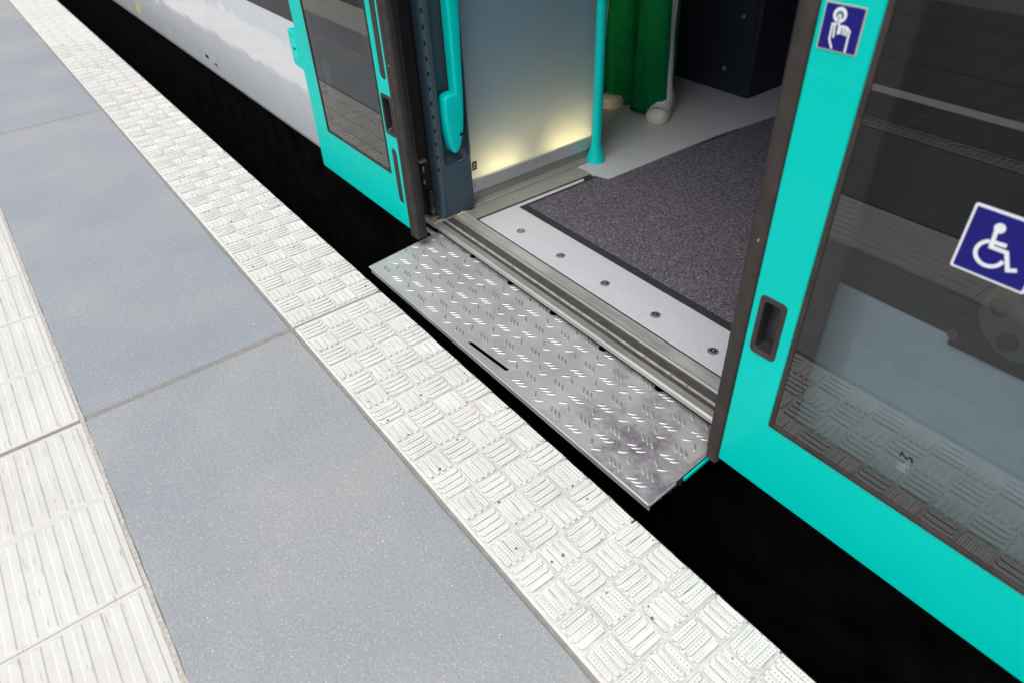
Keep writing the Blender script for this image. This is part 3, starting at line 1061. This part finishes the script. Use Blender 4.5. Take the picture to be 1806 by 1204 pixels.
for i in range(nu - 1):
    for j in range(nv - 1):
        bm.faces.new((vv_[i][j], vv_[i + 1][j], vv_[i + 1][j + 1], vv_[i][j + 1]))
finish('carpet_mat', bm, M_carpet, train)

# ---------------------------------------------------------------- left jamb pillar, handle, mechanism
PX = -.145
pil = empty('door_pillar', (PX - .04, .41, .06), train)
# inner face plate with a long recess, rounded front edge
rec = rrect(.371, .4685, .250, 1.62, .022, 6)
plate('pillar_face', [(.3575, .0665), (.4745, .0665), (.4745, 2.05), (.3575, 2.05)], [rec], 'x', PX - .018, PX, M_pillar, pil, .005, 3)
bm = bmesh.new()
o_ = rec; i_ = rrect(.379, .4575, .285, 1.58, .020, 6)
A = [bm.verts.new((PX - .016, u, v)) for u, v in o_]; B = [bm.verts.new((PX - .042, u, v)) for u, v in i_]
n = len(A)
for k in range(n): bm.faces.new((A[k], A[(k + 1) % n], B[(k + 1) % n], B[k]))
bm.faces.new(B)
bmesh.ops.recalc_face_normals(bm, faces=bm.faces)
finish('handle_recess', bm, M_pillar, pil, smooth=True)
# rounded nose facing the platform
prof = [(PX - .0182, .3572)]
for k in range(7):
    a = RAD(90 * k / 6)
    prof.append((PX - .0182 + .0178 * math.sin(a), .3572 - .016 * (1 - math.sin(RAD(90) - a) * 0) if False else .3572 - .0165 * math.cos(a)))
prof += [(PX - .0004, .3572)]
bm = bmesh.new()
pf = [(PX - .0004, .3573)] + [(PX - .0184 + .018 * math.cos(RAD(90 * k / 7)), .3573 - .0165 * math.sin(RAD(90 * k / 7))) for k in range(8)] + [(-.196, .3408), (-.196, .3573)]
aplate(bm, pf, [], 'z', .0665, 2.05)
finish('pillar_nose', bm, M_pillar, pil, smooth=True, ang=50)
v0 = None
for k in range(26):
    z = .247 + .0449 * k
    a = RAD(38)
    px, py = PX - .0184 + .018 * math.cos(a), .3573 - .0165 * math.sin(a)
    if v0 is None:
        bm = bmesh.new()
        M = Matrix.Translation((px, py, z)) @ Matrix.Rotation(-a, 4, 'Z')
        aplate(bm, rrect(-.0033, .0033, -.0068, .0068, .003, 4), [], 'x', -.001, .0006)
        bmesh.ops.transform(bm, matrix=M, verts=bm.verts)
        v0 = finish('vent_slot', bm, M_hole, pil)
    else:
        clone(v0, (v0.location.x, v0.location.y, z), pil)
# teal grab handle: bar and foot in one moulding
gh = [(.4265, 1.55), (.4255, .486), (.418, .489), (.392, .485), (.3850, .478), (.3820, .465), (.3800, .43), (.3805, .395), (.3835, .360), (.3880, .332), (.3940, .311), (.4010, .298), (.4080, .293), (.4160, .294), (.4240, .301), (.4330, .316), (.4410, .338), (.4480, .367), (.4540, .42), (.4580, .48), (.4685, .75), (.4690, 1.55)]
hd = plate('grab_handle', gh, [], 'x', PX - .030, PX + .016, M_tealp, pil, .010, 4)
lathe('handle_lock', (PX + .0162, .4335, .353), [(.0062, 0), (.0062, .0008), (.0040, .0010), (.0038, .0004)], M_hole, pil, 16, 'x')
# dark jamb behind, white guide strip, bottom guide roller
box('door_jamb', -.40, -.222, .300, .47, .03, 2.06, M_black, train, .003)
box('jamb_profile', -.2215, -.2145, .352, .366, .19, 2.05, M_rubber, train, .001)
box('jamb_profile', -.240, -.236, .294, .2995, .29, 2.05, M_rubber, train, .001)
box('jamb_strip', -.2275, -.2235, .2955, .2990, .285, .565, M_signw, train, .001)
mech = empty('door_guide', (-.205, .345, .06), train)
box('guide_base', -.245, -.150, .306, .395, .040, .0615, M_alud, mech, .002)
bm = bmesh.new()
for (r, z0, z1) in ((.021, .060, .068), (.012, .068, .082), (.019, .082, .090), (.014, .090, .098)):
    acyl(bm, (-.205, .338, z0), r, r, z1 - z0, n=22)
finish('guide_spindle', bm, M_grease, mech, smooth=True)
lathe('guide_roller', (-.205, .338, .098), [(.0165, 0), (.0165, .018), (.0185, .021), (.0185, .046), (.0165, .050), (.0165, .053), (.006, .054)], M_rubber, mech)
lathe('roller_bolt', (-.205, .338, .152), [(.0075, 0), (.0075, .003), (.004, .0045)], M_chrome, mech, 16)
box('guide_arm', -.2215, -.212, .318, .346, .158, .262, M_black, mech, .002)
box('guide_bracket', -.2385, -.205, .306, .335, .262, .270, M_brass, mech, .001)
box('guide_clip', -.2116, -.206, .317, .323, .225, .247, M_brass, mech, .001)
box('guide_clip', -.2116, -.206, .315, .322, .185, .200, M_brass, mech, .001)
bm = bmesh.new()
for k in range(10):
    x, y = -.222 + random.uniform(-.012, .03), .318 + random.uniform(-.006, .03)
    M = Matrix.Translation((x, y, .062 + random.uniform(0, .012))) @ Matrix.Rotation(random.uniform(0, 3), 4, 'Z') @ Matrix.Diagonal((.008, .005, .005, 1))
    bmesh.ops.create_icosphere(bm, subdivisions=1, radius=1, matrix=M)
finish('guide_nuts', bm, M_grease, mech)
lathe('sill_bolt', (-.168, .334, .0615), [(.0085, 0), (.0085, .001), (.0065, .0025), (.002, .003)], M_chrome, mech, 18)
bm = bmesh.new()
acyl(bm, (-.75, .291, .031), .0075, .0075, .615, 'x', 14)
finish('bottom_rail', bm, M_alu, train, smooth=True)

# ---------------------------------------------------------------- frosted draught screen, kick rail, floor light, pole
scr = empty('draught_screen', (-.19, .80, .0665), train)
box('frosted_panel', -.198, -.190, .492, 1.083, .146, 1.90, M_frost, scr, .0008)
box('panel_edge', -.199, -.188, 1.0835, 1.0895, .146, 1.90, M_alu, scr, .001)
box('panel_edge', -.199, -.188, .486, .4915, .146, 1.90, M_alu, scr, .001)
box('kick_rail', -.202, -.182, .480, 1.092, .098, .1455, M_railalu, scr, .002)
box('kick_base', -.204, -.189, .480, 1.090, .0668, .0975, M_frame, scr, .002)
k0 = None
for y in (.505, .785, 1.070):
    k0 = lathe('rail_screw', (-.182, y, .128), [(.0042, 0), (.0042, .001), (.0015, .0016)], M_chrome, scr, 12, 'x')
plate('panel_sticker', [(.505, .180), (.5245, .180), (.5245, .212), (.505, .212)], [], 'x', -.190, -.1893, M_black, scr)
bm = bmesh.new()
aplate(bm, ribbon([(.508, .186), (.516, .190), (.510, .196), (.518, .200), (.511, .207)], .0020), [], 'x', -.1892, -.1888)
finish('sticker_mark', bm, M_signw, scr)
# small warm floor lamps behind the frosted panel (their glow shows along the foot of the panel)
for (ya, yb) in ((.52, .735), (.83, 1.06)):
    fl = box('floor_lamp', -.300, -.250, ya, yb, .0605, .112, M_alud, train, .002)
    box('lamp_lens', -.296, -.254, ya + .004, yb - .004, .1122, .136, M_led, fl, .002)
box('lamp_baffle', -.285, -.206, .772, .79, .0605, .22, M_wall, train, 0)
box('lamp_baffle', -.34, -.199, 1.072, 1.080, .0605, .20, M_wall, train, 0)  # unseen baffle, added to keep the lamp light off the passenger's legs
box('seat_box', -.75, -.42, .42, 1.06, .0605, .55, M_cab, train, .01)
PXP, PYP = -.148, 1.062
lathe('grab_pole', (PXP, PYP, .0600), [(.036, 0), (.0355, .004), (.030, .028), (.0235, .052), (.0195, .066), (.0185, .078), (.0180, 2.24)], M_tealp, train, 28)
# equipment cabinet
cab = box('equipment_cabinet', -1.1, -.153, 2.012, 2.9, .0605, 1.9, M_cab, train, .006)
for (x, z) in ((-.305, .165), (-.245, .40), (-.19, .50)):
    lathe('cabinet_screw', (x, 2.0118, z), [(.010, 0), (.010, .002), (.004, .004)], M_ring, cab, 14, 'y')
box('cabinet_seam', -.1785, -.1755, 2.0105, 2.013, .10, 1.85, M_hole, cab, 0)

# ================================================================ SLIDING STEP (RAMP)
RZ = .0205
ramp = empty('gap_step', (.5, .17, 0.), train)
tag(ramp, label='chequer-plate sliding step bridging the gap')
yb0, yb1 = .028, .0375
outline = [(-.121, yb0), (1.1255, yb1), (1.1085, .3235)]
for x in (.888, .679, .468, .262, .056):
    outline += circ(x, .3235, .0125, 9, 0, -180)[0:9] if False else [(x + .0140 * math.cos(RAD(-t)), .3235 + .0125 * math.sin(RAD(-t))) for t in (0, 25, 50, 75, 105, 130, 155, 180)]
outline += [(-.1575, .3235)]
slot = [(.421 + (.575 - .421) * u, .0565 + .0095 * u) for u in (0, 1)]
sv = []
c0, c1 = Vector(slot[0]), Vector(slot[1])
for c, a0 in ((c1, -90), (c0, 90)):
    for k in range(7):
        a = RAD(a0 + 30 * k)
        sv.append((c.x + .0062 * math.cos(a), c.y + .0062 * math.sin(a)))
plate('step_plate', outline, [sv], 'z', RZ - .005, RZ, M_ramp, ramp, .0008)
# rolled front edge, side flange, teal edge strip
def along(p, q, r, name, mat, zc, n=10):
    bm = bmesh.new()
    d = Vector((q[0] - p[0], q[1] - p[1], 0)); ln = d.length; d.normalize()
    sd_ = Vector((-d.y, d.x, 0))
    rings = []
    for t in (0, ln):
        rings.append([bm.verts.new(Vector((p[0], p[1], zc)) + d * t + sd_ * (r * math.cos(2 * math.pi * k / n)) + Vector((0, 0, r * math.sin(2 * math.pi * k / n)))) for k in range(n)])
    for k in range(n):
        bm.faces.new((rings[0][k], rings[0][(k + 1) % n], rings[1][(k + 1) % n], rings[1][k]))
    bm.faces.new(rings[0][::-1]); bm.faces.new(rings[1])
    bmesh.ops.recalc_face_normals(bm, faces=bm.faces)
    return finish(name, bm, mat, ramp, smooth=True)
along((-.1205, yb0 - .0005), (1.1262, yb1 - .0005), .0036, 'front_roll', M_lug, RZ - .0032)
bm = bmesh.new()
vs = [bm.verts.new(p) for p in ((-.120, yb0 + .002, RZ - .0052), (1.125, yb1 + .002, RZ - .0052), (1.125, yb1 + .002, RZ - .026), (-.120, yb0 + .002, RZ - .026),
                                (-.120, yb0 + .005, RZ - .0052), (1.125, yb1 + .005, RZ - .0052), (1.125, yb1 + .005, RZ - .026), (-.120, yb0 + .005, RZ - .026))]
for f in ((0, 1, 2, 3), (7, 6, 5, 4), (0, 4, 5, 1), (2, 6, 7, 3), (1, 5, 6, 2), (0, 3, 7, 4)): bm.faces.new([vs[i] for i in f])
bmesh.ops.recalc_face_normals(bm, faces=bm.faces)
finish('front_flange', bm, M_alud, ramp)
along((1.1268, yb1), (1.1215, .125), .0030, 'side_roll', M_lug, RZ - .0030)
bm = bmesh.new()
aplate(bm, [(1.1105, .128), (1.1215, .128), (1.1095, .335), (1.1015, .335)], [], 'z', RZ + .0002, RZ + .0030)
finish('side_guide', bm, M_alu, ramp)
bm = bmesh.new()
aplate(bm, [(1.1225, .150), (1.1268, .150), (1.1165, .335), (1.1105, .335)], [], 'z', RZ - .010, RZ - .001)
finish('teal_edge', bm, M_teal, ramp)
bm = bmesh.new()
abox(bm, -.13, 1.11, .29, .34, -.02, RZ - .0055)
finish('step_carrier', bm, M_under, ramp)
bm = bmesh.new()
for k in range(7):
    y = .06 + .016 * k
    abox(bm, 1.098 + .001 * (k % 2), 1.121, y, y + .010, RZ - .022 - .004 * (k % 2), RZ - .0055)
finish('underside_rollers', bm, M_grease, ramp)
# raised lugs
bm = bmesh.new()
def lug(x, y, a):
    Lh, Wd, h = .0145 * random.uniform(.93, 1.05), .0043, .0017
    n = 12
    c, s = math.cos(a), math.sin(a)
    rg = []
    for kl, kw, z in ((1., 1., -.0003), (.90, .80, h * .55), (.70, .50, h * .92), (.40, .22, h)):
        r_ = []
        for k in range(n):
            t = 2 * math.pi * k / n
            ux = Lh * kl * math.cos(t); uy = Wd * kw * math.sin(t) * (1 - .25 * abs(math.cos(t)))
            r_.append(bm.verts.new((x + ux * c - uy * s, y + ux * s + uy * c, RZ + z)))
        rg.append(r_)
    for r0, r1 in zip(rg, rg[1:]):
        for k in range(n):
            bm.faces.new((r0[k], r0[(k + 1) % n], r1[(k + 1) % n], r1[k]))
    bm.faces.new(rg[-1])
def inside(x, y):
    if not (.030 + .0075 * (x + .12) + .012 < y < .314): return False
    if x < -.121 - (y - .03) * .125 + .012 or x > 1.1255 - (y - .037) * .058 - .022: return False
    if .395 < x < .60 and .035 < y < .088: return False
    for hx_ in (.888, .679, .468, .262, .056):
        if (x - hx_) ** 2 + (y - .3235) ** 2 < .022 ** 2: return False
    return True
AA, AB = RAD(45), RAD(-45)
for r_ in range(9):
    y = .0600 + .0362 * r_
    for i in range(-3, 20):
        x = -.067 + .0708 * i
        kind = (i - r_) % 3
        if kind == 0: g = [(-.0145, 0, AB), (0, 0, AB), (.0145, 0, AB)]
        elif kind == 1: g = [(-.0145, 0, AA), (0, 0, AA), (.0145, 0, AA)]
        else: g = [(-.012, .004, AB), (.013, -.003, AA)] if r_ % 2 == 0 else [(-.012, .003, AA), (.013, -.003, AB)]
        for dx, dy, a in g:
            if inside(x + dx, y + dy): lug(x + dx, y + dy, a + random.gauss(0, .03))
tag(finish('tread_lugs', bm, M_lug, ramp, smooth=True, ang=60), kind='stuff')
# folded score line across the plate and short scratches
bm = bmesh.new()
abox(bm, -.125, 1.11, .0955, .0965, RZ - .0006, RZ + .0002)
for k in range(16):
    x, y = random.uniform(.5, 1.08), random.uniform(.08, .29)
    a = random.choice((AA, AA, AB)) + random.gauss(0, .1)
    Lh = random.uniform(.015, .045)
    c, s = math.cos(a), math.sin(a)
    p = [(x - Lh * c, y - Lh * s), (x + Lh * c, y + Lh * s)]
    aplate(bm, ribbon(p, .0007), [], 'z', RZ - .0004, RZ + .00015)
finish('score_lines', bm, M_alud, ramp)

# ================================================================ PASSENGER
def loft(bm, rings, close=True, seg=None, mat_fn=None):
    vr = [[bm.verts.new(p) for p in r] for r in rings]
    n = len(vr[0])
    for a, b in zip(vr, vr[1:]):
        for k in range(n):
            f = bm.faces.new((a[k], a[(k + 1) % n], b[(k + 1) % n], b[k]))
            if mat_fn: f.material_index = mat_fn(k)
    if close:
        bm.faces.new(vr[0][::-1]); bm.faces.new(vr[-1])

per = empty('person', (-.42, 1.62, .06))
tag(per, 'person in wide green trousers with white side stripe and sneakers, standing inside the train', 'person')
FZ = .0602
yaw = RAD(-50)             # body faces the doorway: -Y turned towards the camera
def skin_obj(name, pts, edg, rad, mat, root=0):
    me = bpy.data.meshes.new(name)
    me.from_pydata([Vector(p) for p in pts], edg, [])
    o = bpy.data.objects.new(name, me)
    COL.objects.link(o)
    o.modifiers.new('s', 'SKIN')
    for i, r in enumerate(rad):
        v = me.skin_vertices[0].data[i]
        v.radius = (r, r) if not isinstance(r, tuple) else r
        v.use_root = (i == root)
    sb = o.modifiers.new('u', 'SUBSURF'); sb.levels = 2; sb.render_levels = 2
    bpy.context.view_layer.update()
    dg = bpy.context.evaluated_depsgraph_get()
    m2 = bpy.data.meshes.new_from_object(o.evaluated_get(dg))
    bpy.data.objects.remove(o)
    b = bmesh.new(); b.from_mesh(m2)
    return b
HA, HB = Vector((-.36, 1.615, .93)), Vector((-.535, 1.60, .93))     # hips
pts = [(-.445, 1.61, .98), (-.445, 1.615, 1.15), (-.445, 1.61, 1.34), (-.445, 1.61, 1.47), (-.44, 1.59, 1.56), (-.435, 1.575, 1.68),
       (-.27, 1.61, 1.42), (-.22, 1.60, 1.14), (-.21, 1.52, .92), (-.205, 1.49, .84),
       (-.62, 1.61, 1.42), (-.67, 1.60, 1.14), (-.675, 1.52, .92), (-.675, 1.49, .84),
       (-.36, 1.61, .92), (-.36, 1.60, .52), (-.36, 1.615, .14), (-.535, 1.605, .92), (-.535, 1.59, .52), (-.535, 1.60, .14)]
edg = [(0, 1), (1, 2), (2, 3), (3, 4), (4, 5), (2, 6), (6, 7), (7, 8), (8, 9), (2, 10), (10, 11), (11, 12), (12, 13), (0, 14), (14, 15), (15, 16), (0, 17), (17, 18), (18, 19)]
rad = [.135, .115, .14, .06, .055, .095, .062, .042, .032, .03, .062, .042, .032, .03, .085, .055, .038, .085, .055, .038]
body = finish('body', skin_obj('b', pts, edg, rad, M_skin), M_skin, per, smooth=True, ang=180)
# jacket over the torso and arms
jp = [(-.445, 1.61, .96), (-.445, 1.615, 1.15), (-.445, 1.61, 1.34), (-.445, 1.61, 1.45), (-.27, 1.61, 1.42), (-.22, 1.60, 1.14), (-.21, 1.525, .94), (-.62, 1.61, 1.42), (-.67, 1.60, 1.14), (-.675, 1.525, .94)]
je = [(0, 1), (1, 2), (2, 3), (2, 4), (4, 5), (5, 6), (2, 7), (7, 8), (8, 9)]
finish('jacket', skin_obj('j', jp, je, [.16, .14, .16, .075, .075, .055, .046, .075, .055, .046], M_shirt), M_shirt, per, smooth=True, ang=180)
bm = bmesh.new()
bmesh.ops.create_uvsphere(bm, u_segments=18, v_segments=12, radius=1, matrix=Matrix.Translation((-.43, 1.60, 1.72)) @ Matrix.Diagonal((.095, .108, .105, 1)))
finish('hair', bm, M_hair, per, smooth=True, ang=180)
def fingers(wx, wy, sgn):
    bm = bmesh.new()
    for k in range(5):
        ln = (.05, .072, .08, .074, .058)[k]
        x = wx + (k - 2) * .0165 * sgn
        y = wy - (.018 if k == 0 else 0)
        for q in range(3):
            acyl(bm, (x, y - .006 * q, .80 - ln * (q + 1) / 3), .0078 - .001 * q, .0085 - .001 * q, ln / 3, n=8)
    return finish('hand', bm, M_skin, per, smooth=True)
fingers(-.205, 1.485, -1); fingers(-.675, 1.485, 1)
# wide trousers, each leg lofted with soft folds, joined at the hip
bm = bmesh.new()
stripe = bmesh.new()
NS = 40
for (cx, cy, ph, out) in ((-.366, 1.612, .3, 0.), (-.560, 1.600, 1.7, math.pi)):
    rings = []
    for q in range(25):
        t = q / 24
        z = .080 + t * .858
        rx = .093 - .016 * min(1, t * 1.8) + .022 * max(0, t - .55) * 2
        ry = .102 - .020 * min(1, t * 1.8) + .035 * max(0, t - .55) * 2
        xc = cx + (.0 if out == 0 else 0) + (t * (-.012 if out == 0 else .012))
        r = []
        for k in range(NS):
            a = 2 * math.pi * k / NS
            f = 1 + .10 * (1 - 2 * abs(math.sin(1.5 * a + ph + 2.0 * t)) ** .6) * (1 - .5 * t) + .05 * math.sin(6 * a + 7 * t + ph) + .022 * math.sin(26 * t + 2 * a + ph) * (1 - t)
            zz = z + (.018 * math.sin(a - .6) + .008 * math.sin(3 * a)) * (1 - min(1, t * 6)) 
            r.append(Vector((xc + rx * f * math.cos(a), cy + ry * f * math.sin(a), zz)))
        rings.append(r)
    loft(bm, rings)
    ca = RAD(4) if out == 0 else RAD(212)
    k0_ = int(round(ca / (2 * math.pi) * NS)) - 1
    ks = [(k0_ + i) % NS for i in range(4)]
    for inner in (0, 1):
        vr = []
        for r in rings:
            c = sum(r, Vector()) / NS
            vr.append([stripe.verts.new(c + (r[k] - c) * (1.030 - .025 * inner) + Vector((0, 0, .001))) for k in ks])
        for a, b in zip(vr, vr[1:]):
            for k in range(3):
                stripe.faces.new((a[k], a[k + 1], b[k + 1], b[k]))
rings = []
for q in range(7):
    t = q / 6
    z = .86 + t * .20
    rings.append([Vector((-.447 + (.205 - .045 * t) * math.cos(2 * math.pi * k / NS), 1.608 + (.125 - .01 * t) * math.sin(2 * math.pi * k / NS), z)) for k in range(NS)])
loft(bm, rings)
finish('trousers', bm, M_green, per, smooth=True, ang=180)
bmesh.ops.recalc_face_normals(stripe, faces=stripe.faces)
finish('trouser_stripe', stripe, M_stripe, per, smooth=True, ang=180)
def shoe(tx, ty, hx_, hy_):
    d = Vector((tx - hx_, ty - hy_, 0)); ln = d.length; d.normalize(); sdv = Vector((-d.y, d.x, 0))
    def P(u, v, z): return Vector((hx_, hy_, FZ)) + d * u * ln + sdv * v + Vector((0, 0, z))
    prof = [(0.0, .024), (.04, .033), (.2, .036), (.45, .040), (.68, .052), (.84, .050), (.94, .036), (1.0, .014)]
    bm = bmesh.new()
    out = [(u, w_) for u, w_ in prof] + [(u, -w_) for u, w_ in prof[::-1]]
    loft(bm, [[P(u * g + (1 - g) * .5, v * g, z) for u, v in out] for z, g in ((0, .97), (.004, 1.), (.026, 1.0), (.030, .97))])
    s_ = finish('shoe', bm, M_sole, per, smooth=True, ang=50)
    bm = bmesh.new()
    rings = []
    for u, w_, h in ((.01, .022, .075), (.06, .031, .095), (.25, .034, .100), (.42, .037, .088), (.58, .045, .070), (.74, .0475, .058), (.88, .041, .050), (.97, .020, .038)):
        r = []
        for k in range(13):
            a = math.pi * k / 12
            r.append(P(u, w_ * math.cos(a) * (1 if k not in (0, 12) else 1), .024 + (h - .024) * (math.sin(a) ** .7)))
        rings.append(r)
    vr = [[bm.verts.new(p) for p in r] for r in rings]
    for a, b in zip(vr, vr[1:]):
        for k in range(12): bm.faces.new((a[k], a[k + 1], b[k + 1], b[k]))
    bm.faces.new(vr[0]); bm.faces.new(vr[-1][::-1])
    bmesh.ops.recalc_face_normals(bm, faces=bm.faces)
    finish('shoe_upper', bm, M_shoe, s_, smooth=True, ang=60)
    bm = bmesh.new()
    for sgn in (1,):
        arc = [(.80 + .02 * math.cos(q), .046 * math.sin(q)) for q in [math.pi * (k / 8 - .5) for k in range(9)]]
        loft(bm, [[P(u_ + e, v_ * 1.01, .058 - .30 * v_ * v_ / .05 + zz) for e, zz in ((-.008, 0), (.008, 0), (.008, .002), (-.008, .002))] for u_, v_ in arc])
    finish('toe_seam', bm, M_ring, s_, smooth=True)
    bm = bmesh.new()
    for k in range(4):
        u = .48 + .055 * k
        h = .083 - .006 * k
        loft(bm, [[P(u + e, .020 * q, h - .003 * abs(q) + zz) for e, zz in ((-.012, 0), (.012, -.002), (.012, .003), (-.012, .004))] for q in (-1, 0, 1)])
    finish('laces', bm, M_stripe, s_, smooth=True)
shoe(-.238, 1.485, -.355, 1.71)
shoe(-.520, 1.455, -.572, 1.70)
